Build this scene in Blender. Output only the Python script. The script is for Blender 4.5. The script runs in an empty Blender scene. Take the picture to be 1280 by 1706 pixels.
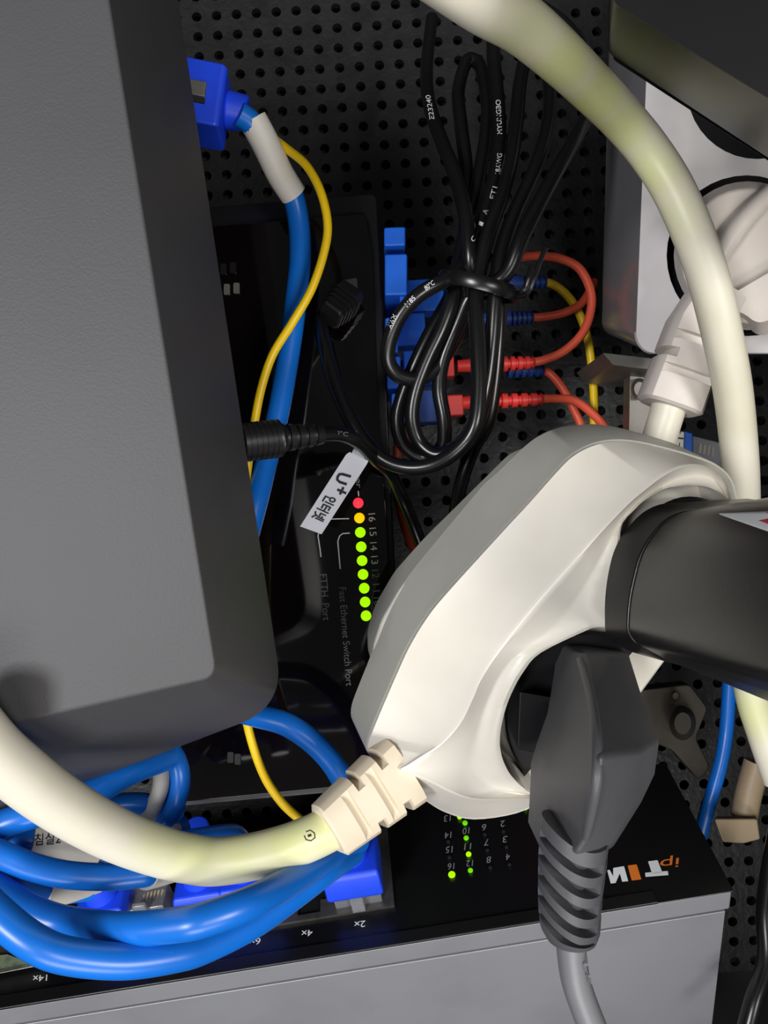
import bpy, math, random
from mathutils import Vector as V, geometry
random.seed(4)
sc = bpy.context.scene
COL = sc.collection
F, CX, CY = 1250.0, 640.0, 853.0
CAMZ = 0.25

# ---------------------------------------------------------------- camera, light, exposure
cam = bpy.data.cameras.new('camera'); camo = bpy.data.objects.new('camera', cam); COL.objects.link(camo)
camo.location = (0, 0, CAMZ); camo.rotation_euler = (math.pi/2, 0, 0)
cam.sensor_fit = 'VERTICAL'; cam.sensor_height = 36.0; cam.lens = 36.0*F/1706.0
cam.clip_start = 0.005; cam.clip_end = 20
sc.camera = camo
sc.view_settings.view_transform = 'Standard'; sc.view_settings.look = 'None'
sc.view_settings.exposure = 0.0; sc.view_settings.gamma = 1.0; sc.view_settings.use_curve_mapping = False
w = bpy.data.worlds.new('world'); sc.world = w; w.use_nodes = True
bg = w.node_tree.nodes['Background']; bg.inputs[0].default_value = (0.93, 0.96, 1.0, 1); bg.inputs[1].default_value = 0.06

def area(name, loc, target, size, power, color):
    l = bpy.data.lights.new(name, 'AREA'); l.shape = 'RECTANGLE'; l.size, l.size_y = size; l.energy = power; l.color = color
    o = bpy.data.objects.new(name, l); COL.objects.link(o); o.location = loc
    o.rotation_euler = (V(target)-V(loc)).to_track_quat('-Z', 'Y').to_euler()
    return o
area('ceiling_lamp', (0.36, -0.58, 0.20), (0.02, 0.18, 0.24), (0.22, 0.22), 4.1, (1.0, 0.98, 0.95))
area('room_lamp', (-0.37, -0.58, 0.22), (0.0, 0.18, 0.24), (0.16, 0.24), 5.0, (0.98, 0.98, 1.0))
area('floor_bounce_lamp', (0.02, -0.68, -0.44), (0.0, 0.18, 0.16), (0.6, 0.26), 5.6, (1.0, 0.98, 0.95))

# ---------------------------------------------------------------- helpers
def at(px, py, D):                     # a photo pixel at D millimetres from the lens -> world metres
    return V(((px-CX)/F*D, D, CAMZ*1000-(py-CY)/F*D))/1000

class Plane:
    def __init__(s, p, n): s.p, s.n = V(p), V(n).normalized()
    def hit(s, px, py, h=0.0):
        o = V((0, 0, CAMZ)); d = at(px, py, 100)-o
        t = ((s.p+s.n*h/1000)-o).dot(s.n)/d.dot(s.n)
        return o+d*t

from mathutils.bvhtree import BVHTree
def onto(mb, dist=0.2):                # follow the surface of a built shape seen along a pixel's ray
    t = BVHTree.FromPolygons(mb.v, mb.f); o = V((0, 0, CAMZ)); last = [0.15]
    def f(x, y, h=0.0):
        d = (at(x, y, 100)-o).normalized(); r = t.ray_cast(o, d)
        k = r[3] if r[0] is not None else last[0]
        last[0] = k
        return o+d*(k-h/1000)
    return f

def lin(c):
    f = lambda v: ((v/255+0.055)/1.055)**2.4 if v > 10 else v/255/12.92
    return (f(c[0]), f(c[1]), f(c[2]), 1)

def mat(name, col, rough=0.5, metal=0.0, var=0.0, scale=60, bump=0.0, bscale=900, col2=None, thr=(0.45, 0.65), emit=None, trans=0.0, coat=0.0, spec=0.5):
    m = bpy.data.materials.new(name); m.use_nodes = True
    nt = m.node_tree; b = nt.nodes['Principled BSDF']
    b.inputs['Base Color'].default_value = lin(col); b.inputs['Roughness'].default_value = rough
    b.inputs['Metallic'].default_value = metal; b.inputs['Transmission Weight'].default_value = trans
    b.inputs['Coat Weight'].default_value = coat; b.inputs['Coat Roughness'].default_value = 0.05
    b.inputs['Specular IOR Level'].default_value = spec
    tc = nt.nodes.new('ShaderNodeTexCoord')
    c2 = col2 or tuple(max(0, c*(1-var)) for c in col)
    n = nt.nodes.new('ShaderNodeTexNoise'); n.inputs['Scale'].default_value = scale; n.inputs['Detail'].default_value = 4
    r = nt.nodes.new('ShaderNodeValToRGB')
    r.color_ramp.elements[0].position, r.color_ramp.elements[1].position = thr
    r.color_ramp.elements[0].color = lin(col); r.color_ramp.elements[1].color = lin(c2)
    nt.links.new(tc.outputs['Object'], n.inputs['Vector']); nt.links.new(n.outputs['Fac'], r.inputs['Fac'])
    nt.links.new(r.outputs['Color'], b.inputs['Base Color'])
    if bump:
        n2 = nt.nodes.new('ShaderNodeTexNoise'); n2.inputs['Scale'].default_value = bscale
        bp = nt.nodes.new('ShaderNodeBump'); bp.inputs['Strength'].default_value = bump; bp.inputs['Distance'].default_value = 0.0004
        nt.links.new(tc.outputs['Object'], n2.inputs['Vector']); nt.links.new(n2.outputs['Fac'], bp.inputs['Height'])
        nt.links.new(bp.outputs['Normal'], b.inputs['Normal'])
    if emit:
        b.inputs['Emission Color'].default_value = lin(emit[0]); b.inputs['Emission Strength'].default_value = emit[1]
    return m

M = dict(
    board=mat('black_board', (30, 30, 31), 0.42, var=0.3, scale=120, bump=0.5, bscale=500),
    wall=mat('cabinet_steel', (40, 40, 42), 0.6, var=0.15),
    router=mat('matt_charcoal_plastic', (66, 65, 67), 0.55, var=0.06, scale=15, bump=0.12, bscale=2500),
    onu=mat('gloss_black', (12, 8, 8), 0.07, var=0.1, coat=0.5),
    onu_rim=mat('black_rim', (19, 19, 20), 0.34, var=0.1),
    black=mat('black_plastic', (24, 24, 26), 0.38, var=0.15, bump=0.08, bscale=3000),
    adapter=mat('adapter_black', (17, 17, 19), 0.33, var=0.1, bump=0.05, bscale=3000),
    cable_black=mat('black_pvc', (17, 17, 18), 0.27, var=0.2),
    plug_grey=mat('dark_grey_pvc', (76, 76, 79), 0.5, var=0.08, bump=0.06, bscale=3000),
    cord_grey=mat('mid_grey_pvc', (112, 112, 116), 0.4, var=0.06),
    cream=mat('cream_plastic', (222, 217, 206), 0.38, col2=(212, 206, 193), scale=30),
    greyside=mat('grey_plastic', (178, 177, 168), 0.45, var=0.05, scale=40),
    cord=mat('yellowed_cream_pvc', (224, 218, 200), 0.42, col2=(214, 208, 182), scale=30),
    brown=mat('shade_darkened_plastic', (158, 138, 110), 0.5, var=0.06),  # for the beige block and its lead, surrounding shade put into the colour
    beige=mat('beige_pvc', (222, 208, 184), 0.5, col2=(212, 198, 172), scale=50),
    white=mat('white_plastic', (222, 218, 218), 0.4, var=0.04),
    dim_white=mat('pale_plug_pvc', (216, 207, 198), 0.42, var=0.06),
    sleeve=mat('white_sleeve', (218, 213, 203), 0.5, var=0.05),
    blue=mat('blue_pvc', (15, 108, 208), 0.32, var=0.08, scale=40),
    boot=mat('royal_blue_rubber', (28, 72, 232), 0.42, var=0.1),
    scblue=mat('bright_blue_plastic', (36, 118, 250), 0.4, var=0.08),
    scdark=mat('navy_blue_rubber', (30, 70, 150), 0.5, var=0.1),
    orange=mat('orange_pvc', (240, 96, 66), 0.42, var=0.06),
    red=mat('red_rubber', (226, 58, 52), 0.45, var=0.08),
    yellow=mat('yellow_pvc', (246, 204, 16), 0.4, var=0.05),
    clear=mat('clear_plastic', (205, 208, 212), 0.08, trans=0.8),
    gold=mat('gold_contact', (215, 185, 110), 0.3, 1.0),
    steel=mat('steel', (132, 129, 122), 0.45, 0.7, var=0.12, scale=80),
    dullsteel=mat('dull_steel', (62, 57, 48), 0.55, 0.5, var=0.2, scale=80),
    shield=mat('tinned_shield', (150, 148, 142), 0.35, 0.9, var=0.2, scale=200),
    case=mat('grey_painted_case', (146, 147, 152), 0.42, 0.35, var=0.05, scale=30, bump=0.05, bscale=2500),
    face=mat('black_face', (13, 13, 15), 0.3, var=0.1),
    hole=mat('dark_recess', (8, 8, 8), 0.6),
    print=mat('white_print', (226, 228, 230), 0.6),
    dimprint=mat('grey_print', (128, 130, 132), 0.6),
    faintprint=mat('faint_print', (92, 94, 96), 0.6),
    ink=mat('black_ink', (20, 20, 24), 0.6),
    tag=mat('white_tag', (214, 216, 226), 0.35, var=0.02),
    logo_orange=mat('logo_orange', (224, 120, 40), 0.5),
    sticker_red=mat('sticker_red', (196, 30, 56), 0.5),
    green=mat('green_led', (120, 230, 0), 0.4, emit=((172, 252, 0), 1.0)),
    green_dim=mat('green_led_small', (90, 190, 10), 0.4, emit=((110, 210, 10), 0.75)),
    red_led=mat('red_led', (255, 40, 60), 0.4, emit=((255, 50, 70), 1.1)),
    amber=mat('amber_led', (255, 190, 0), 0.4, emit=((255, 185, 0), 1.1)),
    off=mat('unlit_led', (38, 46, 38), 0.4),
    grey_cable=mat('grey_pvc', (178, 176, 172), 0.45, var=0.06),
    bagblue=mat('blue_print', (20, 90, 190), 0.4),
    pcb=mat('greenish_board', (120, 132, 100), 0.5, col2=(70, 96, 100), scale=400),
)

class MB:
    def __init__(s): s.v, s.f = [], []
    def add(s, vs, fs):
        b = len(s.v); s.v += [V(x) for x in vs]; s.f += [tuple(b+i for i in f) for f in fs]; return s
    def loft(s, rings, cap0=True, cap1=True, closed=True):
        n = len(rings[0]); vs = [p for r in rings for p in r]; fs = []
        for k in range(len(rings)-1):
            for i in range(n if closed else n-1):
                j = (i+1) % n; fs.append((k*n+i, k*n+j, (k+1)*n+j, (k+1)*n+i))
        if cap0: fs.append(tuple(reversed(range(n))))
        if cap1: fs.append(tuple((len(rings)-1)*n+i for i in range(n)))
        return s.add(vs, fs)
    def tube(s, pts, r, n=14, sub=8, flat=1.0, raw=False):
        P = [at(*p[:3]) for p in pts] if not raw else [V(p[:3]) for p in pts]
        R = [p[3] if len(p) > 3 else r for p in pts]
        path, rad = [], []
        for i in range(len(P)-1):
            a, b, c, d = P[max(i-1, 0)], P[i], P[i+1], P[min(i+2, len(P)-1)]
            t0, t1, t2, t3 = 0, 0, 0, 0
            for k in range(sub):
                t = k/sub
                # centripetal-ish Hermite
                m1 = (c-a)*0.5; m2 = (d-b)*0.5; L = (c-b).length
                if m1.length > L*1.2: m1 = m1.normalized()*L*1.2
                if m2.length > L*1.2: m2 = m2.normalized()*L*1.2
                h = (2*t**3-3*t**2+1, t**3-2*t**2+t, -2*t**3+3*t**2, t**3-t**2)
                path.append(b*h[0]+m1*h[1]+c*h[2]+m2*h[3]); rad.append(R[i]*(1-t)+R[i+1]*t)
        path.append(P[-1]); rad.append(R[-1])
        rings, nrm = [], None
        for i, p in enumerate(path):
            T = (path[min(i+1, len(path)-1)]-path[max(i-1, 0)]).normalized()
            if nrm is None: nrm = T.orthogonal().normalized()
            nrm = (nrm-T*nrm.dot(T)).normalized(); bn = T.cross(nrm)
            rings.append([p+(nrm*math.cos(a)+bn*math.sin(a)*flat)*rad[i]/1000 for a in [2*math.pi*k/n for k in range(n)]])
        return s.loft(rings)
    def box(s, c, ax, ay, az, sx, sy, sz):          # centre, axes, full sizes in mm
        c = V(c); a, b, d = V(ax).normalized()*sx/2000, V(ay).normalized()*sy/2000, V(az).normalized()*sz/2000
        q = lambda k: [c-a-b+d*k, c+a-b+d*k, c+a+b+d*k, c-a+b+d*k]
        return s.loft([q(-1), q(1)])
    def cyl(s, c0, c1, r0, r1=None, n=24):
        c0, c1 = V(c0), V(c1); r1 = r0 if r1 is None else r1
        T = (c1-c0).normalized(); u = T.orthogonal().normalized(); v = T.cross(u)
        ring = lambda c, r: [c+(u*math.cos(2*math.pi*k/n)+v*math.sin(2*math.pi*k/n))*r/1000 for k in range(n)]
        return s.loft([ring(c0, r0), ring(c1, r1)])
    def plate(s, outer, holes, to3, h0, h1, hole_floor=True):
        # a plate of 2D outline OUTER with HOLES, between heights h0 (back) and h1 (front); hole walls down to h0
        vs2 = [V(p) for p in outer]; edges = [(i, (i+1) % len(outer)) for i in range(len(outer))]
        for hl in holes:
            b = len(vs2); vs2 += [V(p) for p in hl]; edges += [(b+i, b+(i+1) % len(hl)) for i in range(len(hl))]
        loops = [[V((p[0], p[1], 0)) for p in outer]]+[[V((p[0], p[1], 0)) for p in hl] for hl in holes]
        tris = geometry.tessellate_polygon(loops)
        flat = [p for l in loops for p in l]
        s.add([to3(p.x, p.y, h1) for p in flat], [tuple(t) for t in tris])
        for li, l in enumerate(loops):
            n = len(l)
            s.loft([[to3(p.x, p.y, h1) for p in l], [to3(p.x, p.y, h0) for p in l]], cap0=False, cap1=(li > 0 and hole_floor))
        return s
    def build(s, name, m, parent=None, bevel=0, seg=2, angle=32, smooth=True):
        lo = V((min(v.x for v in s.v), min(v.y for v in s.v), min(v.z for v in s.v)))
        hi = V((max(v.x for v in s.v), max(v.y for v in s.v), max(v.z for v in s.v)))
        org = V(((lo.x+hi.x)/2, (lo.y+hi.y)/2, lo.z))
        me = bpy.data.meshes.new(name); me.from_pydata([v-org for v in s.v], [], s.f); me.validate()
        import bmesh
        bm = bmesh.new(); bm.from_mesh(me); bmesh.ops.remove_doubles(bm, verts=bm.verts, dist=1e-6)
        bmesh.ops.recalc_face_normals(bm, faces=bm.faces); bm.to_mesh(me); bm.free()
        me.materials.append(M[m] if isinstance(m, str) else m)
        if smooth:
            for p in me.polygons: p.use_smooth = True
            me.set_sharp_from_angle(angle=math.radians(angle))
        o = bpy.data.objects.new(name, me); COL.objects.link(o)
        pl = V((0, 0, 0)); p = parent
        while p is not None: pl += p.location; p = p.parent
        o.parent = parent; o.location = org-pl
        if bevel:
            b = o.modifiers.new('bevel', 'BEVEL'); b.width = bevel/1000; b.segments = seg; b.limit_method = 'ANGLE'; b.angle_limit = math.radians(30)
            b.harden_normals = True
        return o

def yellowed(name, obj, spots, col=(208, 213, 146)):
    # a copy of the cord plastic that has gone yellow-green in patches around the given places
    m = M['cord'].copy(); m.name = name; nt = m.node_tree; b = nt.nodes['Principled BSDF']
    src = b.inputs['Base Color'].links[0].from_socket
    tc = next(n for n in nt.nodes if n.type == 'TEX_COORD'); nz = next(n for n in nt.nodes if n.type == 'TEX_NOISE')
    org = obj.location.copy(); p = obj.parent
    while p is not None: org += p.location; p = p.parent
    acc = None
    for pt, rad, k in spots:
        d = nt.nodes.new('ShaderNodeVectorMath'); d.operation = 'DISTANCE'; d.inputs[1].default_value = pt-org
        nt.links.new(tc.outputs['Object'], d.inputs[0])
        r = nt.nodes.new('ShaderNodeMapRange'); r.interpolation_type = 'SMOOTHSTEP'
        r.inputs['From Min'].default_value = rad; r.inputs['From Max'].default_value = rad*0.15; r.inputs['To Min'].default_value = 0; r.inputs['To Max'].default_value = k
        nt.links.new(d.outputs['Value'], r.inputs['Value'])
        if acc is None: acc = r.outputs['Result']
        else:
            a = nt.nodes.new('ShaderNodeMath'); a.operation = 'MAXIMUM'; nt.links.new(acc, a.inputs[0]); nt.links.new(r.outputs['Result'], a.inputs[1]); acc = a.outputs[0]
    mx = nt.nodes.new('ShaderNodeMix'); mx.data_type = 'RGBA'
    nt.links.new(acc, mx.inputs['Factor']); nt.links.new(src, mx.inputs['A']); mx.inputs['B'].default_value = lin(col)
    nt.links.new(mx.outputs['Result'], b.inputs['Base Color'])
    obj.data.materials[0] = m

def tag(o, label, cat, group=None):
    o['label'] = label; o['category'] = cat
    if group: o['group'] = group
    return o
def thing(name, label, cat, loc, group=None):
    o = bpy.data.objects.new(name, None); COL.objects.link(o); o.location = loc; o.empty_display_size = 0.01
    return tag(o, label, cat, group)
def struct(o): o['kind'] = 'structure'; return o

def text(body, to3, p0, p1, up, m, parent, name='printed_text', h=0.08, thick=0.06, bold=0.0):
    # writes BODY from pixel p0 (start of baseline) to p1 (end), capital height given by the pixel vector up
    cu = bpy.data.curves.new('t', 'FONT'); cu.body = body; cu.offset = bold
    ob = bpy.data.objects.new('t', cu); COL.objects.link(ob)
    dg = bpy.context.evaluated_depsgraph_get(); me = bpy.data.meshes.new_from_object(ob.evaluated_get(dg))
    bpy.data.objects.remove(ob); bpy.data.curves.remove(cu)
    if not len(me.vertices): return None
    xs = [v.co.x for v in me.vertices]; ys = [v.co.y for v in me.vertices]
    x0, x1, y1 = min(xs), max(xs), max(ys); y0 = 0 if min(ys) > -0.3 else min(ys)
    if min(ys) < -0.02 and body.isascii() is False: y0 = min(ys)
    b = MB(); n = len(me.vertices); vs = []
    for v in me.vertices:
        u, k = (v.co.x-x0)/(x1-x0), (v.co.y-y0)/(y1-y0)
        vs.append((p0[0]+(p1[0]-p0[0])*u+up[0]*k, p0[1]+(p1[1]-p0[1])*u+up[1]*k))
    b.add([to3(x, y, h+thick) for x, y in vs], [tuple(p.vertices) for p in me.polygons])
    bpy.data.meshes.remove(me)
    return b.build(name, m, parent, smooth=False)

def stroke(pts, to3, wpx, m, parent, name='printed_line', h=0.1):
    b = MB(); L, R = [], []
    for i, p in enumerate(pts):
        q = V(pts[min(i+1, len(pts)-1)])-V(pts[max(i-1, 0)]); n = V((-q.y, q.x)).normalized()*wpx/2
        L.append(to3(p[0]+n.x, p[1]+n.y, h)); R.append(to3(p[0]-n.x, p[1]-n.y, h))
    b.loft([L, R], cap0=False, cap1=False, closed=False)
    return b.build(name, m, parent, smooth=False)

def rpoly(pts, r, seg=5):
    out = []; n = len(pts); rr = r if isinstance(r, (list, tuple)) else [r]*n
    for i in range(n):
        p, a, c = V(pts[i]), V(pts[i-1]), V(pts[(i+1) % n])
        d0, d1 = (a-p), (c-p); k = min(rr[i], d0.length*0.48, d1.length*0.48)
        A, B = p+d0.normalized()*k, p+d1.normalized()*k
        for j in range(seg+1):
            t = j/seg; out.append(A*(1-t)**2+p*2*t*(1-t)+B*t*t)
    return out

def prism(poly, D0, D1, grow=0.0):        # straight box: pixel outline at depth D0, run back to D1
    mb = MB(); a = [at(p[0], p[1], D0) for p in poly]
    mb.loft([a, [V((p.x, D1/1000, p.z)) for p in a]]); return mb

EX, EY, EZ = V((1, 0, 0)), V((0, 1, 0)), V((0, 0, 1))

# ---------------------------------------------------------------- cabinet shell
DB = 290.0
roll = math.radians(3.6)
bu, bv = V((math.cos(roll), 0, math.sin(roll))), V((math.sin(roll), 0, -math.cos(roll)))   # along a row, down a column
pitch = 33.2/F*DB/1000
mb = MB(); o0 = at(645, 840, DB); hr = pitch*0.245
for i in range(-22, 23):
    for j in range(-29, 25):
        c = o0+bu*pitch*i+bv*pitch*j
        q = c-V((0, 0, CAMZ))
        if abs(q.x) > 0.170 or q.z > 0.22 or q.z < -0.2: continue
        k = pitch/2; sq, ci = [], []
        for a in range(16):
            t = 2*math.pi*a/16; dx, dy = math.cos(t), math.sin(t); m_ = max(abs(dx), abs(dy))
            sq.append(c+bu*dx/m_*k+bv*dy/m_*k); ci.append(c+bu*dx*hr+bv*dy*hr)
        mb.loft([sq, ci, [p+EY*0.0025 for p in ci]], cap0=False, cap1=False)
struct(mb.build('wall_back', 'board', angle=40))
mb = MB().box((0, DB/1000+0.009, 0.25), EX, EZ, EY, 420, 520, 6)
struct(mb.build('trim_1', 'hole'))
struct(MB().box((0, 0.215, -0.003), EX, EY, EZ, 420, 170, 6).build('floor', 'wall'))
struct(MB().box((-0.207, 0.215, 0.25), EX, EY, EZ, 6, 170, 500).build('wall_left', 'wall'))
struct(MB().box((0.155, 0.165, 0.25), EX, EY, EZ, 6, 270, 500).build('wall_right', 'wall'))  # out of view, moved in and deepened to block light at lower right
struct(MB().box((0, 0.215, 0.503), EX, EY, EZ, 420, 170, 6).build('ceiling', 'wall'))

# ---------------------------------------------------------------- big charcoal router on the left
rt = thing('router', 'large matt charcoal router box filling the left side of the cabinet', 'router', at(120, 1250, 150))
f0 = rpoly([(-330, -260), (140, -260), (362, 1128), (-330, 1285)], [10, 20, 26, 10], 8)
f1 = rpoly([(-330, -260), (258, -260), (474, 1178), (-330, 1484)], [10, 20, 78, 10], 8)
s_ = lambda f, D: [at(p.x, p.y, D) for p in f]
front = s_(f0, 118)
sil = s_(f1, 160)
back = [V((p.x-0.004, 0.176, p.z+0.004)) for p in sil]
MB().loft([front, sil, back]).build('casing', 'router', rt, bevel=1.2, seg=4)
# faint crease plate on the front: the slightly raised centre panel
pc = rpoly([(-330, -240), (170, -240), (262, 590), (-330, 640)], 12, 5)

# ---------------------------------------------------------------- fibre switch terminal (black glossy box with LED column)
DO = 215
onu = thing('fibre_terminal', 'glossy black switch box with a column of lit numbered LEDs', 'network switch', at(500, 1290, 240))
out = rpoly([(262, 352), (628, 321), (641, 560), (650, 760), (662, 1010), (678, 1310), (300, 1345)], [5, 14, 0.1, 0.1, 0.1, 12, 5], 5)
body = prism(out, DO+2, 262)
body.build('casing', 'onu_rim', onu, bevel=2.2, seg=4)
inn = rpoly([(262, 384), (610, 356), (622, 430), (630, 640), (644, 860), (654, 1080), (666, 1302), (300, 1337)], [4, 12, 0.1, 0.1, 0.1, 0.1, 12, 4], 5)
prism(inn, DO, DO+3).build('face_panel', 'onu', onu, bevel=0.5, seg=3)
oh = lambda x, y, h=0: at(x, y, DO-h)
leds = [(597, 838, 'red_led'), (599, 863, 'amber'), (600.5, 887, 'green'), (602, 911, 'green'), (603.5, 934, 'green'), (605, 957, 'green'), (607, 980, 'green'), (608.5, 1003, 'green'), (610, 1026, 'green')]
for x, y, m in leds:
    MB().loft([[oh(x+r*math.cos(t), y+r*math.sin(t), h) for t in [2*math.pi*k/20 for k in range(20)]] for r, h in ((8.8, 0), (8.6, 0.9), (7.2, 1.5), (3.5, 1.9))]).build('status_light', m, onu)
for i, y in enumerate([863, 887, 911, 934, 957, 980, 1003, 1026]):
    t = str(16-i); x = 615+i*1.45; hw = 4.2 if len(t) == 1 else 7.2
    text(t, oh, (x-1, y-hw), (x+0.2, y+hw-1), (11, -1), 'print' if i < 4 else 'dimprint', onu, 'port_number')
text('Fast Ethernet Switch Port', oh, (565, 979), (577, 1143), (11.5, -0.8), 'dimprint', onu, 'printed_text')
text('FTTH  Port', oh, (533, 957), (539, 1034), (11.5, -0.8), 'dimprint', onu, 'printed_text')
text('Power', oh, (592, 766), (594, 813), (9, -0.7), 'dimprint', onu, 'printed_text')
stroke([(597, 818), (598, 827)], oh, 2, 'print', onu)
stroke([(583, 888), (571, 889), (566, 893), (563, 902), (565, 925), (567, 948)], oh, 2, 'print', onu)
stroke([(582, 864), (545, 865), (533, 880), (530, 893), (533, 912), (535, 928)], oh, 1.8, 'print', onu)
# power socket plate on the face
prism(rpoly([(570, 466), (595, 462), (599, 512), (572, 517)], 3), DO-1.2, DO+0.5).build('power_socket', 'plug_grey', onu, bevel=0.3)
# glints and reflections on the gloss, put in as small raised tiles
for x, y in ((384, 1262), (396, 1265), (372, 448), (388, 446), (378, 482), (394, 480)):
    gl = 'steel' if y > 470 and y < 500 else 'onu_rim'
    prism(rpoly([(x-5, y-9), (x+5, y-9), (x+5, y+9), (x-5, y+9)], 2), DO-0.5, DO+0.3).build('glint_tile', gl, onu)
# blue fibre adapters on its right flank
def px_box(x0, y0, x1, y1, D0, D1, m, parent, name, bevel=0.5, skew=0.0, notch=None):
    q = [(x0, y0), (x1, y0-skew), (x1, y1-skew), (x0, y1)]
    return prism(q, D0, D1).build(name, m, parent, bevel=bevel)
for (a, b) in (((640, 378), (676, 410)), ((641, 423), (679, 492))):
    px_box(a[0], a[1], b[0], b[1], 212, 240, 'scblue', onu, 'fibre_adapter', 0.6, 1)
prism([(642, 493), (666, 490), (666, 522), (674, 521), (674, 470), (660, 470), (642, 472)], 214, 240).build('fibre_adapter', 'scblue', onu, 0.3)
px_box(642, 529, 664, 588, 214, 240, 'scblue', onu, 'fibre_adapter', 0.5, 1)
px_box(645, 594, 668, 648, 214, 240, 'scblue', onu, 'fibre_adapter', 0.5, 1)
px_box(652, 655, 676, 703, 214, 240, 'scblue', onu, 'fibre_adapter', 0.5, 1)

# ---------------------------------------------------------------- network switch lying at the bottom, upside down
ph = math.radians(62)
tr = math.atan2(1680-1483, 1220)
sa = V((math.cos(tr), 0, math.sin(tr))); su = V((-math.sin(tr), 0, math.cos(tr)))
sn = -EY*math.cos(ph)+su*math.sin(ph)          # normal of the black face
sb = EY*math.sin(ph)+su*math.cos(ph)           # across the face, into the cabinet
se = at(700, 1567, 198)                        # a point on the edge between face and cover
SW = Plane(se, sn); sh = SW.hit
nsw = thing('ethernet_switch', 'grey steel ethernet switch with upside-down black face along the bottom', 'network switch', se-EZ*0.05)
x0 = at(-60, 1689, 198)-se; L0 = x0.dot(sa); L1 = (at(1221, 1483, 198)-se).dot(sa)
def sq(l, b, n): return se+sa*l+sb*b/1000+sn*n/1000
def sbox(l0, l1, b0, b1, n0, n1):
    return MB().loft([[sq(l0, b0, n0), sq(l1, b0, n0), sq(l1, b1, n0), sq(l0, b1, n0)], [sq(l0, b0, n1), sq(l1, b0, n1), sq(l1, b1, n1), sq(l0, b1, n1)]])
sbox(L0, L1-0.001, 0.4, 43, -90, -9.4).build('cover', 'case', nsw, bevel=0.25, seg=2)
sbox(L0, L1, 0, 44, -8.2, -0.5).build('front_bezel', 'case', nsw, bevel=0.7, seg=3)
sbox(L0, L1+0.0003, -0.3, 44.3, -0.5, 0).build('face_panel', 'face', nsw, bevel=0.25, seg=2)
sbox(L0, L1-0.02, -0.5, 3.2, -0.2, 0.7).build('face_lip', 'onu_rim', nsw, bevel=0.35, seg=3)
# port block: tinned shield with the keyed openings
p_x2 = sh(600, 1523); lx2 = (p_x2-se).dot(sa); bx2 = (p_x2-se).dot(sb)*1000
P14 = 88.8/F*198/1000
tos = lambda l, b, n: sq(l, b, n)
Lr = (sh(658, 1512)-se).dot(sa); bb = (sh(658, 1512)-se).dot(sb)*1000
outer = [(L0, bb), (Lr, bb), (Lr, bb+27), (L0, bb+27)]
holes = []
for k in range(8):
    c = lx2-k*P14
    if c-0.006 < L0: continue
    for s_, b0 in ((1, bb+1.6), (-1, bb+25.4)):
        hh = [(c-0.0058, b0+s_*3.6), (c-0.0032, b0+s_*3.6), (c-0.0032, b0), (c+0.0032, b0), (c+0.0032, b0+s_*3.6), (c+0.0058, b0+s_*3.6), (c+0.0058, b0+s_*10.2), (c-0.0058, b0+s_*10.2)]
        holes.append(hh)
mb = MB(); mb.plate(outer, holes, tos, 0.05, 1.1); mb.build('port_block', 'shield', nsw, smooth=False)
for hh in holes:
    MB().loft([[sq(l, b, 0.12) for l, b in hh], [sq(l, b, 0.2) for l, b in hh]]).build('port_opening', 'hole', nsw, smooth=False)
for t, x, y in (('2x', 600, 1540), ('4x', 512, 1555), ('6x', 425, 1569), ('14x', 67, 1630)):
    w_ = 9.5 if len(t) == 2 else 12
    text(t, sh, (x+w_, y-6.5), (x-w_, y-4.2), (-1.0, 10.5), 'print', nsw, 'port_number', h=0.1)
cols = [[('13', 746, 1363), ('14', 747, 1391), ('15', 749, 1415), ('16', 752, 1443)], [('10', 777, 1384), ('11', 780, 1410), ('12', 783, 1438)],
        [('6', 807, 1378), ('7', 811, 1403), ('8', 815, 1432)], [('2', 838, 1372), ('3', 842, 1398), ('4', 847, 1427)]]
for ci, c in enumerate(cols):
    for t, x, y in c:
        w_ = 5.5 if len(t) == 2 else 3.6
        text(t, sh, (x+w_, y-5.5), (x-w_, y-4.2), (-0.9, 10.5), 'dimprint', nsw, 'led_number', h=0.08)
def sled(x, y, r, m):
    MB().loft([[sh(x+k*r*math.cos(t), y+k*r*math.sin(t), h) for t in [2*math.pi*i/14 for i in range(14)]] for k, h in ((1, 0), (0.95, 0.5), (0.6, 0.9))]).build('status_light', m, nsw)
for x, y, r, m in ((766, 1361, 4.2, 'green'), (775, 1371, 4.4, 'green_dim'), (777, 1396, 4.4, 'green_dim'), (781, 1423, 4.6, 'green'), (784, 1450, 4.4, 'green_dim'), (753, 1457, 6, 'green'), (876, 1346, 4, 'green_dim')): sled(x, y, r, m)
for x, y in ((747, 1402), (749, 1428), (808, 1390), (812, 1416), (817, 1445), (839, 1385), (844, 1411), (849, 1440)): sled(x, y, 3.6, 'off')
text('ip', sh, (1132, 1429), (1101, 1433), (-1.5, 15), 'logo_orange', nsw, 'logo_lettering', h=0.1)
def glyph(polys, m):
    b = MB()
    for p in polys: b.add([sh(x, y, 0.15) for x, y in p], [tuple(range(len(p)))])
    b.build('logo_lettering', m, nsw, smooth=False)
glyph([[(1075, 1454), (1113, 1451), (1114, 1458), (1076, 1461)], [(1080, 1435), (1096, 1433), (1104, 1454), (1087, 1456)]], 'print')
glyph([[(1046, 1442), (1061, 1440), (1069, 1465), (1053, 1467)]], 'logo_orange')
glyph([[(1022, 1446), (1040, 1443), (1047, 1468), (1037, 1469), (1033, 1455), (1026, 1471), (1018, 1472), (1012, 1450), (1016, 1449), (1022, 1460)]], 'print')

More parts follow.
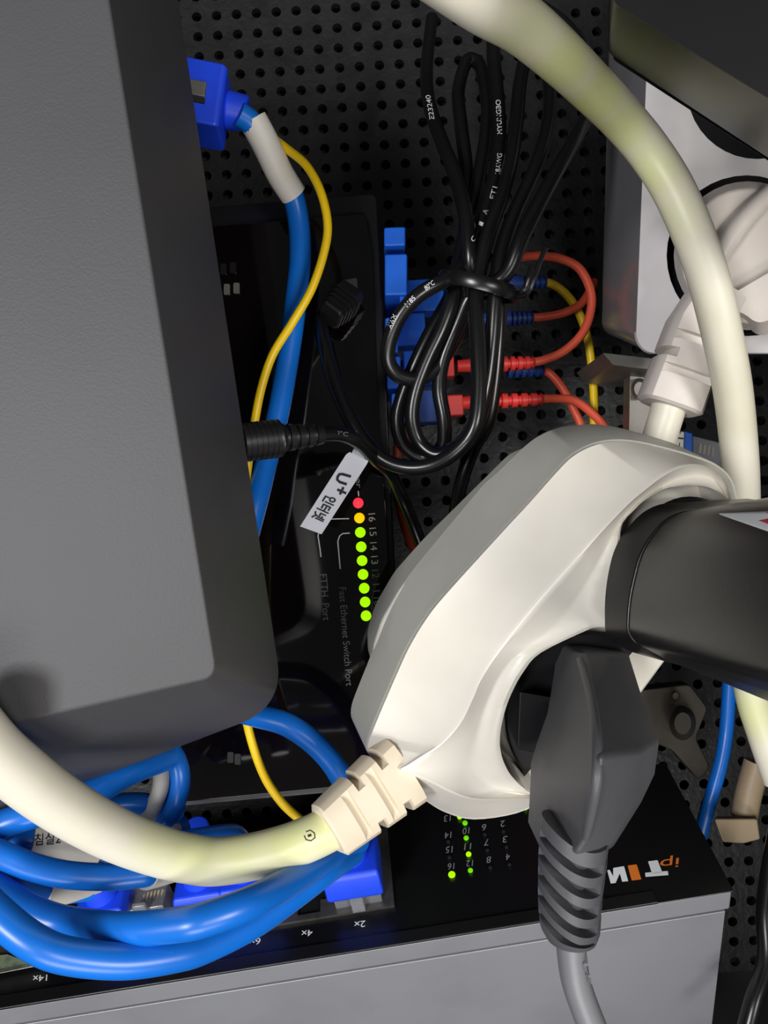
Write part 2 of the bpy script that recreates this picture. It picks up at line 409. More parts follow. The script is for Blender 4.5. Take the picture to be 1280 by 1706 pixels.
# ---------------------------------------------------------------- RJ45 patch plugs
def rj45(parent, c, wd, ht, outd, s=1.0, boot='boot', clear=True):
    c, wd, ht, outd = V(c), V(wd).normalized(), V(ht).normalized(), V(outd).normalized()
    k = s
    cpo = MB().box(c+outd*0.003*k, wd, ht, outd, 11.6*k, 7.6*k, 9*k).build('clear_plug', 'clear', parent, bevel=0.4)
    MB().box(c+outd*0.006*k-ht*0.0052*k, wd, ht, outd, 3.2*k, 1.4*k, 12*k).build('latch', 'clear', cpo, bevel=0.3)
    r = lambda w_, h_, o, sh_=0: [c+wd*x*w_/2000*k+ht*(y*h_/2000+sh_/1000)*k+outd*o/1000*k for x, y in ((-1, -1), (1, -1), (1, 1), (-1, 1))]
    mb = MB(); mb.loft([r(12.4, 10.6, 4.5), r(13.6, 12.4, 6), r(13.6, 12.4, 12.5), r(12.6, 11.0, 13.8)])
    b = mb.build('boot', boot, parent, bevel=0.7, seg=3)
    MB().cyl(c+outd*0.0135*k, c+outd*0.021*k, 4.4*k, 3.9*k).build('strain_relief', boot, b, bevel=0.6)
    return c+outd*0.020*k

# top-left patch cable
uc = thing('patch_cable', 'blue patch cable with white sleeve hanging down beside the glossy black box', 'cable', at(440, 840, 200))
D_ = 190
bc = at(320, 172, D_)
oq = V((math.cos(math.radians(-8)), 0.10, math.sin(math.radians(-8)))).normalized()
wq = V((0.03, 0, 1.0)); wq = (wq-oq*wq.dot(oq)).normalized(); hq = oq.cross(wq)
if hq.y < 0: hq = -hq
rb = lambda l: bc+oq*l/1000
r_ = lambda w_, h_, o: [bc+wq*x*w_/2000+hq*y*h_/2000+oq*o/1000 for x, y in ((-1, -1), (1, -1), (1, 1), (-1, 1))]
mb_boot = MB().loft([r_(15.6, 13.6, -7), r_(15.6, 13.6, 7.6), r_(14.6, 12.2, 8.6)])
ub = mb_boot.build('boot', 'boot', uc, bevel=0.6, seg=3)
MB().cyl(rb(8.4), rb(14.2), 4.6, 4.2).build('strain_relief', 'boot', ub, bevel=0.9, seg=3)
MB().box(bc-hq*0.0072+oq*0.0005, wq, oq, hq, 3.8, 8, 1.6).build('latch', 'steel', ub, bevel=0.3)
MB().box(bc-hq*0.0069+oq*0.0025-wq*0.0024, wq, oq, hq, 1.4, 4, 0.6).build('latch_slot', 'hole', ub)
MB().tube([(398, 190, 187), (420, 206, 189), (443, 240, 192), (466, 288, 196), (488, 325, 200), (498, 372, 202), (500, 430, 202), (494, 490, 201), (487, 550, 200), (476, 620, 199), (463, 690, 197), (446, 760, 195), (434, 810, 192), (425, 845, 190), (405, 920, 188)], 2.95).build('jacket', 'blue', uc)
MB().tube([(421, 199, 189.2), (443, 240, 192), (466, 288, 196), (489, 324, 200)], 3.65, n=24).build('marker_sleeve', 'sleeve', uc)

# yellow fibre cord from the sleeve down behind the router and out again
tag(MB().tube([(452, 228, 196), (478, 248, 194), (510, 275, 191), (534, 318, 190), (546, 372, 190), (540, 420, 190), (519, 482, 190), (487, 538, 190), (455, 590, 191), (436, 645, 191), (424, 705, 191), (410, 800, 191), (398, 900, 191), (396, 1050, 191), (404, 1160, 190), (418, 1230, 190), (440, 1292, 190), (468, 1335, 190), (496, 1362, 190), (540, 1400, 191)], 1.12).build('fibre_cable', 'yellow'),
    'yellow fibre cord looping from the white sleeve down behind the charcoal router', 'cable')

# ---------------------------------------------------------------- black DC lead with barrel plug, and its flag tag
dc = thing('power_lead', 'black low-voltage lead with barrel plug in the router side, carrying the white tag', 'cable', at(600, 935, 190))
mb = MB()
ax0, ax1 = at(416, 736, 168), at(478, 729, 172)
T = (ax1-ax0).normalized()
prof = []
for k in range(7): prof += [(k*1.25, 4.4), (k*1.25+0.65, 4.4), (k*1.25+0.7, 4.25), (k*1.25+1.2, 4.25)]
def lathe(c, T, prof, n=24):
    u = T.orthogonal().normalized(); v = T.cross(u)
    return MB().loft([[c+T*l/1000+(u*math.cos(2*math.pi*k/n)+v*math.sin(2*math.pi*k/n))*r/1000 for k in range(n)] for l, r in prof])
lathe(ax0-T*0.002, T, [(l, r) for l, r in prof]+[(9, 4.4), (9.6, 3.6)]).build('barrel_plug', 'black', dc)
pr = [(0, 3.5)]
for k in range(4): pr += [(0.8+k*2.2, 3.3-k*0.2), (0.9+k*2.2, 2.4-k*0.1), (1.7+k*2.2, 2.4-k*0.1), (1.8+k*2.2, 3.2-k*0.2)]
lathe(ax1-T*0.0015, (at(545, 723, 176)-ax1).normalized(), pr+[(10.2, 2.2)]).build('strain_relief', 'black', dc)
MB().tube([(535, 724, 175), (568, 724, 178), (598, 737, 182), (625, 765, 190), (650, 788, 200), (669, 825, 206), (688, 870, 208), (704, 912, 208), (717, 945, 208), (740, 990, 206)], 1.75).build('jacket', 'cable_black', dc)
text('300°C', lambda x, y, h: at(x, y, 175.7-h), (546, 722), (580, 727), (1, -7), 'faintprint', dc)

tg = thing('cable_tag', 'white flag tag with black lettering wrapped on the low-voltage lead', 'tag', at(520, 888, 186))
tp = Plane(at(560, 810, 186), (0.1, -1, 0.12)); th = tp.hit
tpl = [(577, 757), (583, 753), (586, 755), (590, 747), (595, 741), (613, 751), (610, 756), (607, 763), (608, 765), (614, 768), (611, 774), (536, 890), (500, 877)]
MB().loft([[th(x, y, 0) for x, y in tpl], [th(x, y, -0.25) for x, y in tpl]]).build('flag', 'tag', tg, smooth=False)
neck = [[(594, 725), (596, 733), (590, 747)], [(597, 728), (604, 740), (607, 754)], [(600, 734), (613, 750), (609, 760)]]
mb = MB(); mb.loft([[th(594, 724, 6), th(601, 736, 5)], [th(595, 731, 5.0), th(608, 746, 4.2)], [th(593.5, 739, 2.5), th(613, 751, 2.2)], [th(590, 747, 0.1), th(610, 757, 0.1)]], cap0=False, cap1=False, closed=False)
nk = mb.build('neck', 'tag', tg); nk.modifiers.new('thickness', 'SOLIDIFY').thickness = 0.0003
text('U+', th, (566, 787), (580-16, 826+0), (20, 4), 'ink', tg, 'printed_text', h=0.05, bold=0.02) if False else None
# U and + drawn as strokes, then the Korean word
stroke([(585, 794), (571, 790), (566, 790), (563, 794), (562, 799), (566, 803), (578, 807)], th, 4.6, 'ink', tg, 'printed_text', 0.1)
stroke([(562, 815.5), (577, 822)], th, 4.2, 'ink', tg, 'printed_text', 0.1)
stroke([(572.5, 811.5), (566.5, 824)], th, 4.2, 'ink', tg, 'printed_text', 0.12)
text('인터넷', th, (543, 823), (518, 862), (20, 9), 'ink', tg, 'printed_text', h=0.08, bold=0.03)

# ---------------------------------------------------------------- coiled black power cable feeding the glossy box
pc_ = thing('coiled_cable', 'long black power cable folded into a bundle and plugged into the glossy box', 'cable', at(740, 780, 190))
# right-angle plug with chevron ribs
e0, e1 = at(580, 494, 211), at(527, 548, 201)
T = (e1-e0).normalized(); U = T.cross(EY).normalized(); W = T.cross(U)
rings = []
for l, w_, h_ in [(0, 8.4, 9), (3.2, 8.8, 9)]+[x for k in range(4) for x in ((3.4+k*1.7, 7.0-k*0.4, 7.5-k*.5), (4.2+k*1.7, 7.0-k*0.4, 7.5-k*.5), (4.3+k*1.7, 8.4-k*0.5, 8.6-k*.6), (5.0+k*1.7, 8.4-k*0.5, 8.6-k*.6))]+[(10.6, 5.6, 6)]:
    rings.append([e0+T*l/1000+U*x*w_/2000+W*y*h_/2000 for x, y in ((-.7, -1), (.7, -1), (1, -.7), (1, .7), (.7, 1), (-.7, 1), (-1, .7), (-1, -.7))])
MB().loft(rings).build('angled_plug', 'black', pc_)
RC = 1.95
path = [(534, 540, 203), (542, 580, 197), (556, 632, 193), (580, 690, 191), (608, 736, 190), (640, 766, 189), (680, 779, 188), (722, 774, 186), (762, 750, 183), (790, 712, 181), (798, 650, 181), (796, 570, 182), (793, 500, 184), (800, 445, 185), (815, 385, 186), (838, 320, 190), (853, 260, 196), (861, 200, 203), (868, 130, 212), (885, 70, 222), (905, 90, 222), (916, 150, 212), (912, 215, 203), (890, 285, 195), (858, 355, 190), (836, 420, 187), (826, 490, 186), (820, 570, 187), (811, 640, 188), (795, 700, 189), (765, 742, 191), (728, 757, 193), (700, 738, 194), (687, 700, 193), (692, 655, 192), (712, 600, 191), (738, 545, 190), (756, 490, 190), (764, 440, 194), (775, 390, 197), (789, 340, 200), (800, 285, 204), (810, 225, 210), (812, 170, 217), (800, 110, 226), (780, 100, 227), (764, 150, 222), (768, 205, 214), (776, 270, 208), (778, 340, 203), (772, 420, 198), (752, 490, 196), (722, 545, 196), (695, 600, 197), (672, 655, 199), (662, 700, 200), (672, 740, 201), (705, 762, 201), (737, 745, 199), (740, 700, 197), (732, 650, 196), (738, 600, 194), (762, 540, 192), (785, 490, 190), (820, 475, 185.5), (848, 450, 184), (868, 400, 183), (898, 340, 186), (932, 278, 192), (962, 225, 199), (982, 180, 207), (985, 110, 216), (940, 40, 224), (870, 0, 226), (828, 20, 222), (822, 80, 216), (828, 150, 210), (832, 220, 203), (826, 285, 197), (813, 340, 193), (795, 395, 190), (775, 440, 187), (742, 466, 184), (700, 490, 183), (668, 524, 184), (650, 565, 186), (647, 600, 188), (662, 624, 190), (692, 632, 192), (722, 618, 194), (752, 575, 195), (775, 520, 193), (783, 460, 187), (782, 415, 185), (776, 355, 187), (760, 295, 193), (738, 240, 202), (720, 190, 212), (712, 150, 220), (712, 100, 230), (720, 30, 240)]
coil = MB().tube(path, RC, n=12, sub=6); coil.build('jacket', 'cable_black', pc_); ohc = onto(coil)
# strands that run to the back of the fold
tag(MB().tube([(884, 300, 205), (862, 360, 200), (845, 420, 197), (835, 480, 195), (831, 560, 196), (824, 640, 198), (812, 705, 200), (790, 745, 203), (770, 800, 206), (758, 860, 212), (752, 900, 220), (760, 960, 226)], RC, n=12).build('power_lead', 'cable_black'), 'black cable at the right back of the bundle, dropping behind the tap', 'cable')
def ctext(t, p0, p1, up, D, m='print'):
    text(t, ohc, p0, p1, up, m, pc_, 'cable_print', h=0.03, thick=0.05)
ctext('E23240', (724, 198), (717, 158), (-8, 1), 209)
ctext('MYUNGBO', (837, 223), (834, 166), (-8, 0.5), 203)
ctext('18AWG', (833, 290), (837, 256), (-8, -1), 197)
ctext('FT1', (824, 332), (829, 312), (-8, -2), 194)
ctext('A', (811, 358), (814, 350), (-7, -3), 192)
ctext('1', (804, 377), (806, 371), (-7, -3), 191)
ctext('C', (791, 403), (795, 395), (-7, -3), 190)
ctext('AWM', (652, 548), (662, 527), (-7, -4), 185)
ctext('1185', (679, 512), (693, 498), (-5, -6), 183)
ctext('80°C', (710, 484), (725, 473), (-4, -7), 183)
# twist tie
mb = MB(); ring = []
cz = at(797, 478, 188); ua = (at(862, 494, 188)-at(735, 462, 188)); half = ua.length/2; ua.normalize()
for k in range(20):
    t = 2*math.pi*k/20; p = cz+ua*math.cos(t)*half+EY*math.sin(t)*0.0085+EZ*(0.0016*math.sin(t)); ring.append((p.x, p.y, p.z))
tt = thing('twist_tie', 'black twist tie cinched around the folded black cable bundle', 'tie', at(797, 500, 188))
def flatloop(pts, w_, t_):
    n = len(pts); rings = []
    for i in range(n):
        p = V(pts[i]); T = (V(pts[(i+1) % n])-V(pts[i-1])).normalized(); N = (p-cz); N = (N-T*N.dot(T)).normalized(); B = T.cross(N)
        rings.append([p+N*x*t_/2000+B*y*w_/2000 for x, y in ((-1, -1), (1, -1), (1.8, -.5), (1.8, .5), (1, 1), (-1, 1))])
    m_ = MB(); m_.loft(rings+[rings[0]], cap0=False, cap1=False); return m_
flatloop(ring, 3.4, 0.8).build('band', 'cable_black', tt)
MB().tube([(858, 492, 186), (872, 486, 183), (880, 466, 182), (885, 448, 182), (888, 442, 182)], 0.75, n=8).build('tail', 'cable_black', tt)
MB().tube([(858, 494, 185), (878, 490, 182), (888, 468, 181), (898, 440, 181), (910, 413, 181)], 0.62, n=8).build('tail', 'cable_black', tt)

# ---------------------------------------------------------------- fibre patch cords (right of the glossy box)
def fibre(label, body, boot0, boot1, D, cordpts, m_body, m_boot, m_cord, m_stripe=None):
    t = thing('fibre_patch_cord', label, 'cable', at(boot0[0], boot0[1]+40, D), 'fibre patch cords plugged into the glossy box')
    a, b = at(*boot0, D), at(*boot1, D); T = (b-a).normalized(); W = T.cross(EY).normalized()
    if body:
        x0, y0, x1, y1 = body
        cn = MB().box((at(x0, y0, D)+at(x1, y1, D))/2, T, W, EY, (at(x1, y1, D)-at(x0, y0, D)).length*1000, 10.4, 8.4).build('connector', m_body[0], t, bevel=0.6)
        if len(m_body) > 1:
            MB().box(at(x1+12, y1, D), T, W, EY, 5.2, 6.6, 6.2).build('collar', m_body[1], cn, bevel=0.6)
    L = (b-a).length*1000; n = 5; pr = [(-12 if body else 0, 1.9)]
    for k in range(n):
        l0 = L*k/n
        pr += [(l0, 2.6-0.12*k), (l0+L/n*0.55, 2.55-0.12*k), (l0+L/n*0.6, 1.55), (l0+L/n*0.97, 1.55)]
    pr += [(L, 2.1), (L+0.6, 1.5)]
    u = W; v = EY
    rings = [[a+T*l/1000+(u*math.cos(q)+v*math.sin(q))*r/1000 for q in [2*math.pi*(k+.5)/12 for k in range(12)]] for l, r in pr]
    MB().loft(rings).build('boot', m_boot, t)
    MB().tube([(boot1[0]-6, boot1[1], D)]+cordpts, 1.38).build('cord', m_cord, t)
    return t
fibre('orange fibre cord with red ridged boot, arching up over the other cords', (672, 617, 730, 613), (826, 607), (888, 604), 236,
      [(905, 600, 236), (940, 585, 235), (970, 556, 234), (984, 520, 234), (984, 484, 234), (966, 448, 235), (935, 431, 237), (900, 426, 240), (868, 429, 243), (830, 440, 246)], ('scblue', 'red'), 'red', 'orange')
fibre('orange fibre cord with blue ridged boot, bending up under the big orange arch', (652, 556, 708, 552), (846, 531), (886, 529), 242,
      [(905, 528, 242), (940, 521, 242), (966, 508, 243), (980, 490, 246), (990, 470, 252)], ('scblue',), 'scdark', 'orange')
fibre('yellow fibre cord with blue ridged boot, hanging down right of the orange cords', (672, 501, 738, 494), (866, 472), (908, 470), 246,
      [(920, 473, 246), (945, 492, 246), (966, 524, 247), (980, 568, 248), (987, 620, 249), (990, 670, 249), (989, 720, 249), (984, 780, 248)], ('scblue',), 'scdark', 'yellow')
fibre('orange fibre cord with blue boot under the red boot, dropping behind the tap', None, (846, 618), (904, 617), 247,
      [(915, 621, 247), (936, 645, 246), (955, 680, 246), (970, 715, 246), (980, 780, 246)], None, 'scdark', 'orange')
fibre('orange fibre cord with the lowest red ridged boot, sloping right behind the tap', (690, 681, 745, 677), (820, 669), (902, 665), 238,
      [(925, 664, 239), (958, 668, 240), (988, 690, 241), (1010, 716, 242), (1030, 770, 242)], ('scdark', 'red'), 'red', 'orange')
tag(MB().tube([(668, 690, 246), (663, 740, 246), (661, 790, 246), (666, 842, 245), (679, 890, 244), (699, 938, 243), (720, 1000, 241)], 1.45).build('fibre_cable', 'orange'), 'orange fibre cord running down beside the glossy box, behind the black leads', 'cable')

# ---------------------------------------------------------------- white outlet strip on the right with its pale plug
ol = thing('power_outlet', 'white two-socket power outlet box on the right, round plug in it', 'power outlet', at(1170, 590, 220))
DW = 204
op = rpoly([(1084, -40), (1440, -40), (1440, 588), (1078, 588), (1060, 566)], [8, 8, 8, 22, 20], 6)
to = lambda x, y, h: at(x, y, DW) + V((0, -h/1000, 0))
def circ(cx, cy, r, n=40, sy=1.0): return [(cx+r*math.cos(2*math.pi*k/n), cy+r*sy*math.sin(2*math.pi*k/n)) for k in range(n)]
mb = MB(); opp = [(p.x, p.y) for p in op]
mb.plate(opp, [circ(1245, 426, 134), circ(1262, 148, 117)], to, -1.5, 0, False)
mb.build('front_cover', 'white', ol, bevel=0)
a = [at(p[0], p[1], DW+14) for p in opp]
a0 = [at(p[0], p[1], DW) for p in opp]
# grey reflective flank, flaring to the wall
b_ = rpoly([(1020, -40), (1370, -40), (1370, 585), (1018, 560), (1004, 545)], [8, 8, 8, 22, 20], 6)
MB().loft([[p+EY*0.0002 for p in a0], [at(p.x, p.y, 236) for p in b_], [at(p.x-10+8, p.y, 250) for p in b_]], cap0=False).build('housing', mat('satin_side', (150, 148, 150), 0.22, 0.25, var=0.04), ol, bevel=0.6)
for cx, cy, r in ((1245, 426, 134), (1262, 148, 117)):
    MB().loft([[at(x, y, DW) for x, y in circ(cx, cy, r*k)] for k in (1,)]+[[V((p.x, p.y+0.0135, p.z)) for p in [at(x, y, DW) for x, y in circ(cx, cy, r*0.98)]]], cap0=False).build('socket_well', 'black', ol)
# the plug
wp = thing('power_plug', 'pale round power plug in the outlet with cable running down behind the tap', 'plug', at(1095, 745, 195))
def disc(cx, cy, prof, n=40, tilt=(0, 0)):
    return MB().loft([[at(cx+r*math.cos(2*math.pi*k/n), cy+r*math.sin(2*math.pi*k/n), D) for k in range(n)] for r, D in prof])
disc(1247, 426, [(124, 214), (124, 196), (121, 190), (112, 186)]).build('plug_body', 'dim_white', wp, bevel=0.8)
# ridge across the plug and grip lobe
MB().tube([(1180, 470, 186, 2.2), (1215, 400, 184, 2.6), (1265, 340, 184, 2.4), (1330, 285, 186, 2)], 2.4).build('grip_ridge', 'dim_white', wp)
MB().loft([[at(x, y, 190) for x, y in rpoly([(1165, 520), (1340, 410), (1340, 540), (1262, 562), (1240, 536)], 18)], [at(x, y, 182) for x, y in rpoly([(1185, 510), (1330, 425), (1330, 515), (1262, 540), (1238, 520)], 18)]]).build('grip_lobe', 'dim_white', wp, bevel=1.2, seg=3)
def sect(c, U, W, w_, h_, m=16, pw=3.0):
    out = []
    for k in range(m):
        t = 2*math.pi*k/m; x, y = math.cos(t), math.sin(t)
        s_ = (abs(x)**pw+abs(y)**pw)**(-1/pw); out.append(c+U*x*s_*w_/2000+W*y*s_*h_/2000)
    return out
def slotted_boot(name, m, parent, stations, Ufix=None, face=-1):
    # stations: (px, py, D, width, height, notch) ; notch pulls in the edges and the middle of the faces
    P = [at(*s_[:3]) for s_ in stations]; rings = []
    for i, s_ in enumerate(stations):
        T = (P[min(i+1, len(P)-1)]-P[max(i-1, 0)]).normalized(); U = T.cross(EY).normalized(); W = T.cross(U)
        r = sect(P[i], U, W, s_[3], s_[4], 24, 3.6)
        if s_[5]:
            q = []
            for k, p in enumerate(r):
                d = p-P[i]; x = d.dot(U)/(s_[3]/2000); y = d.dot(W)/(s_[4]/2000)
                if s_[5] == 'E' and abs(x) > 0.8: q.append(P[i]+U*d.dot(U)*0.72+W*d.dot(W))
                elif s_[5] == 'S' and abs(x) < 0.62: q.append(P[i]+U*d.dot(U)+W*d.dot(W)*0.72)
                else: q.append(p)
            r = q
        rings.append(r)
    return MB().loft(rings).build(name, m, parent, angle=28)
MB().tube([(1120, 660, 187), (1108, 700, 188), (1097, 735, 189), (1085, 775, 192), (1070, 830, 198), (1060, 900, 210)], 4.3).build('jacket', 'cord', wp)

# ---------------------------------------------------------------- steel bracket, cable bits behind the tap
bk = thing('bracket', 'small steel bracket with screw below the white outlet box', 'bracket', at(1060, 725, 240))
prism(rpoly([(1005, 588), (1112, 600), (1112, 618), (1052, 612), (1022, 608)], 2), 214, 244).build('shelf_plate', 'steel', bk, bevel=0.5)
prism(rpoly([(1050, 616), (1112, 616), (1112, 728), (1048, 728)], 2), 226, 232).build('upright_plate', 'steel', bk, bevel=0.5)
MB().loft([[at(1066+r*math.cos(t), 648+r*1.3*math.sin(t), D) for t in [2*math.pi*k/20 for k in range(20)]] for r, D in ((14, 226), (14, 223), (9, 221))]).build('screw', 'steel', bk)
pk = thing('patch_plug', 'clear plug with white sleeve and blue band, tucked behind the multi-socket tap', 'plug', at(1165, 790, 230))
pp = Plane(at(1160, 750, 226), (0, -1, 0.1))
MB().loft([[pp.hit(x, y, h) for x, y in [(1115, 715), (1142, 720), (1142, 765), (1112, 760)]] for h in (0, -4)]).build('marker_sleeve', 'sleeve', pk, bevel=0.3)
MB().loft([[pp.hit(x, y, h) for x, y in [(1141, 718), (1154, 722), (1154, 770), (1139, 765)]] for h in (0.5, -4)]).build('band', 'bagblue', pk, bevel=0.3)
MB().loft([[pp.hit(x, y, h) for x, y in [(1154, 726), (1202, 738), (1204, 800), (1154, 772)]] for h in (0.3, -4)]).build('clear_shell', 'clear', pk, bevel=0.5)
for k in range(4):
    MB().loft([[pp.hit(x+k*7, y+k*2, h) for x, y in [(1166, 738), (1171, 740), (1169, 756), (1164, 754)]] for h in (0.5, 0.1)]).build('contact', 'steel', pk)
text('-1-5', pp.hit, (1131, 716), (1129, 756), (9, 1), 'ink', pk, 'printed_text')

# ---------------------------------------------------------------- things in the dark at the lower right
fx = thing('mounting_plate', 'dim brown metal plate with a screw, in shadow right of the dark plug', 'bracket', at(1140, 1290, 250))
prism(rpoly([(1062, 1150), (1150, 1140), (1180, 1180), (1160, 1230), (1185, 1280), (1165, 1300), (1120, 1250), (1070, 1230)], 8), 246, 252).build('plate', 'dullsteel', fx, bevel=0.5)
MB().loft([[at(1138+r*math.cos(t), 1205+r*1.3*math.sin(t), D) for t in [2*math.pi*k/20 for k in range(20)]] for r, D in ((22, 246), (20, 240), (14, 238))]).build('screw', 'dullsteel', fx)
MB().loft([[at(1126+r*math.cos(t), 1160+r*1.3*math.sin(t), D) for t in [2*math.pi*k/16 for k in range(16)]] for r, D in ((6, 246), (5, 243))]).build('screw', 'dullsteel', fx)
tag(MB().tube([(1218, 1080, 245), (1214, 1165, 245), (1210, 1220, 245), (1202, 1268, 244), (1188, 1320, 243), (1178, 1350, 243), (1165, 1400, 244)], 2.2).build('patch_cable', 'blue'), 'short blue cable hanging in the shadow under the black adapter', 'cable')
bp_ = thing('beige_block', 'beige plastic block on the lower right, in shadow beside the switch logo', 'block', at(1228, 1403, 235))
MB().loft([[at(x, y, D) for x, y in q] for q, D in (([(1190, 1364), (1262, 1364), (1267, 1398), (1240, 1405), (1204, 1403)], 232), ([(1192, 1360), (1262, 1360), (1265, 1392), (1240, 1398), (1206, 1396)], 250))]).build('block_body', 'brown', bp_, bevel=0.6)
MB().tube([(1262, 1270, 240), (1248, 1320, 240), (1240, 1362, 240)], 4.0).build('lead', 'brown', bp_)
tag(MB().tube([(1296, 1380, 215), (1283, 1450, 212), (1275, 1520, 208), (1277, 1600, 204), (1256, 1670, 200), (1238, 1740, 198)], 2.4).build('power_lead', 'cable_black'), 'shiny black cable down the lower right edge beside the grey switch', 'cable')

# ---------------------------------------------------------------- thick cream cord arching down on the right
rco = tag(MB().tube([(700, -70, 106), (800, 0, 114), (868, 40, 122), (930, 92, 132), (985, 145, 144), (1035, 196, 154), (1080, 250, 159), (1120, 312, 160), (1152, 382, 161), (1180, 462, 164), (1204, 560, 168), (1221, 648, 174), (1232, 750, 182), (1236, 822, 188), (1238, 920, 196), (1244, 1050, 200), (1252, 1150, 200), (1274, 1225, 200), (1300, 1300, 200)], 4.3, n=28, sub=12).build('power_cable', 'cord'),
    'thick yellowed cream cord arching down the right side over the round plug', 'cable')
yellowed('right_cord_pvc', rco, [(at(880, 70, 120), 0.014, 0.5), (at(940, 125, 130), 0.013, 0.9), (at(985, 175, 143), 0.014, 1.0), (at(1030, 235, 151), 0.013, 0.9), (at(1075, 290, 156), 0.011, 0.7), (at(1120, 365, 158), 0.009, 0.4), (at(1248, 1190, 196), 0.012, 0.7)])

# ---------------------------------------------------------------- black box in the top right corner
bx = thing('power_supply', 'black box looming in the top right corner above the outlet', 'power supply', at(1200, 200, 140))
f0 = rpoly([(1024, 8), (1024, -240), (1500, -240), (1500, 298)], [10, 6, 6, 6], 6)
f1 = rpoly([(1014, 88), (1014, -160), (1480, -160), (1480, 394)], [10, 6, 6, 6], 6)
MB().loft([[at(p.x, p.y, 86) for p in f0], [at(p.x, p.y, 138) for p in f1], [at(p.x, p.y, 141) for p in f1]]).build('casing', 'onu_rim', bx, bevel=1.6, seg=4)
MB().loft([[at(x, y, D) for x, y in rpoly([(1022, 100), (1016, -150), (1450, -150), (1450, 378)], 6, 4)] for D in (141.3, 146)]).build('base_cover', 'black', bx, bevel=0.6)

# ---------------------------------------------------------------- multi-socket tap
tn = V((0.15, -0.94, -0.30)).normalized()
TP = Plane(at(860, 1000, 158), tn); th_ = TP.hit
tap = thing('socket_tap', 'cream and grey multi-socket power tap with cord, in the middle of the cabinet', 'power strip', at(800, 1365, 170))
S = [(918, 1327), (860, 1353), (790, 1363), (745, 1352), (715, 1335), (680, 1310), (640, 1281), (617, 1256), (613, 1238), (624, 1205), (660, 1120), (681, 1075), (707, 1032), (740, 990), (840, 880), (880, 837), (928, 783), (953, 759), (985, 742), (1020, 735), (1058, 737), (1100, 746), (1150, 760), (1190, 775), (1215, 797), (1226, 830), (1235, 870)]
R = [(909, 1329), (850, 1332), (790, 1331), (755, 1321), (722, 1305), (692, 1292), (668, 1283), (682, 1274), (704, 1260), (733, 1241), (765, 1207), (786, 1165), (801, 1131), (832, 1084), (890, 1012), (948, 946), (1000, 887), (1048, 838), (1078, 813), (1100, 796), (1120, 784), (1140, 776), (1162, 774), (1186, 782), (1206, 800), (1216, 830), (1224, 870)]
Tr = [(906, 1329), (866, 1322), (838, 1316), (822, 1308), (812, 1300), (806, 1290), (800, 1276), (797, 1262), (797, 1245), (800, 1222), (808, 1186), (820, 1155), (836, 1124), (866, 1088), (925, 1046), (972, 985), (1016, 905), (1050, 856), (1078, 830), (1100, 814), (1124, 801), (1146, 794), (1166, 793), (1186, 799), (1202, 811), (1213, 836), (1222, 870)]
H = [(903, 1328), (881, 1318), (868, 1309), (858, 1299), (849, 1288), (842, 1275), (837, 1262), (834, 1248), (833, 1235), (835, 1213), (843, 1180), (855, 1150), (872, 1120), (902, 1087), (985, 1047), (1030, 1030), (1034, 886), (1062, 845), (1086, 826), (1110, 815), (1133, 810), (1152, 808), (1174, 810), (1191, 816), (1206, 826), (1212, 842), (1220, 870)]
Hi = [(p[0]+(1 if i not in (15,) else 0), p[1]) for i, p in enumerate(H)]
def blend(A, B, t): return [(a[0]*(1-t)+b[0]*t, a[1]*(1-t)+b[1]*t) for a, b in zip(A, B)]
def upsample(Ls, k=4):
    out = []
    for A in Ls:
        o = []
        for i in range(len(A)-1):
            a, b, c, d = V(A[max(i-1, 0)]), V(A[i]), V(A[i+1]), V(A[min(i+2, len(A)-1)])
            for j in range(k):
                t = j/k; h = (2*t**3-3*t**2+1, t**3-2*t**2+t, -2*t**3+3*t**2, t**3-t**2)
                o.append(b*h[0]+(c-a)*.5*h[1]+c*h[2]+(d-b)*.5*h[3])
        o.append(V(A[-1])); out.append([(p.x, p.y) for p in o])
    return out
S4, R4, T4, H4 = upsample([S, R, Tr, H])
rings = [[th_(x, y, 0) for x, y in S4], [th_(x, y, 1.2) for x, y in blend(S4, R4, 0.02)]]
rings += [[th_(x, y, 9.6) for x, y in blend(S4, R4, 0.93)], [th_(x, y, 10.5) for x, y in blend(S4, R4, 0.985)], [th_(x, y, 10.7) for x, y in blend(R4, T4, 0.06)], [th_(x, y, 10.2) for x, y in blend(R4, T4, 0.2)],
          [th_(x, y, 8.7) for x, y in blend(R4, T4, 0.85)], [th_(x, y, 8.6) for x, y in T4], [th_(x, y, 9.6) for x, y in blend(T4, H4, 0.55)], [th_(x, y, 10.2) for x, y in blend(T4, H4, 0.8)], [th_(x, y, 10.0) for x, y in H4]]
wall = [th_(x, y, 9.6)-tn*0 for x, y in H4]
inner = [th_(x, y, 10)-tn*0.016 for x, y in H4]
mb = MB(); mb.loft(rings+[inner], cap0=False, cap1=False, closed=False)
mb.build('cream_shell', 'cream', tap, angle=50)
# floor of the two sockets, ending at the slanted open flank
fl = S4+[(1240, 905), (1175, 1005), (1103, 1103), (1064, 1156), (1000, 1228)]
MB().loft([[th_(x, y, -0.2) for x, y in fl], [th_(x, y, -2) for x, y in fl]]).build('socket_floor', 'cream', tap)
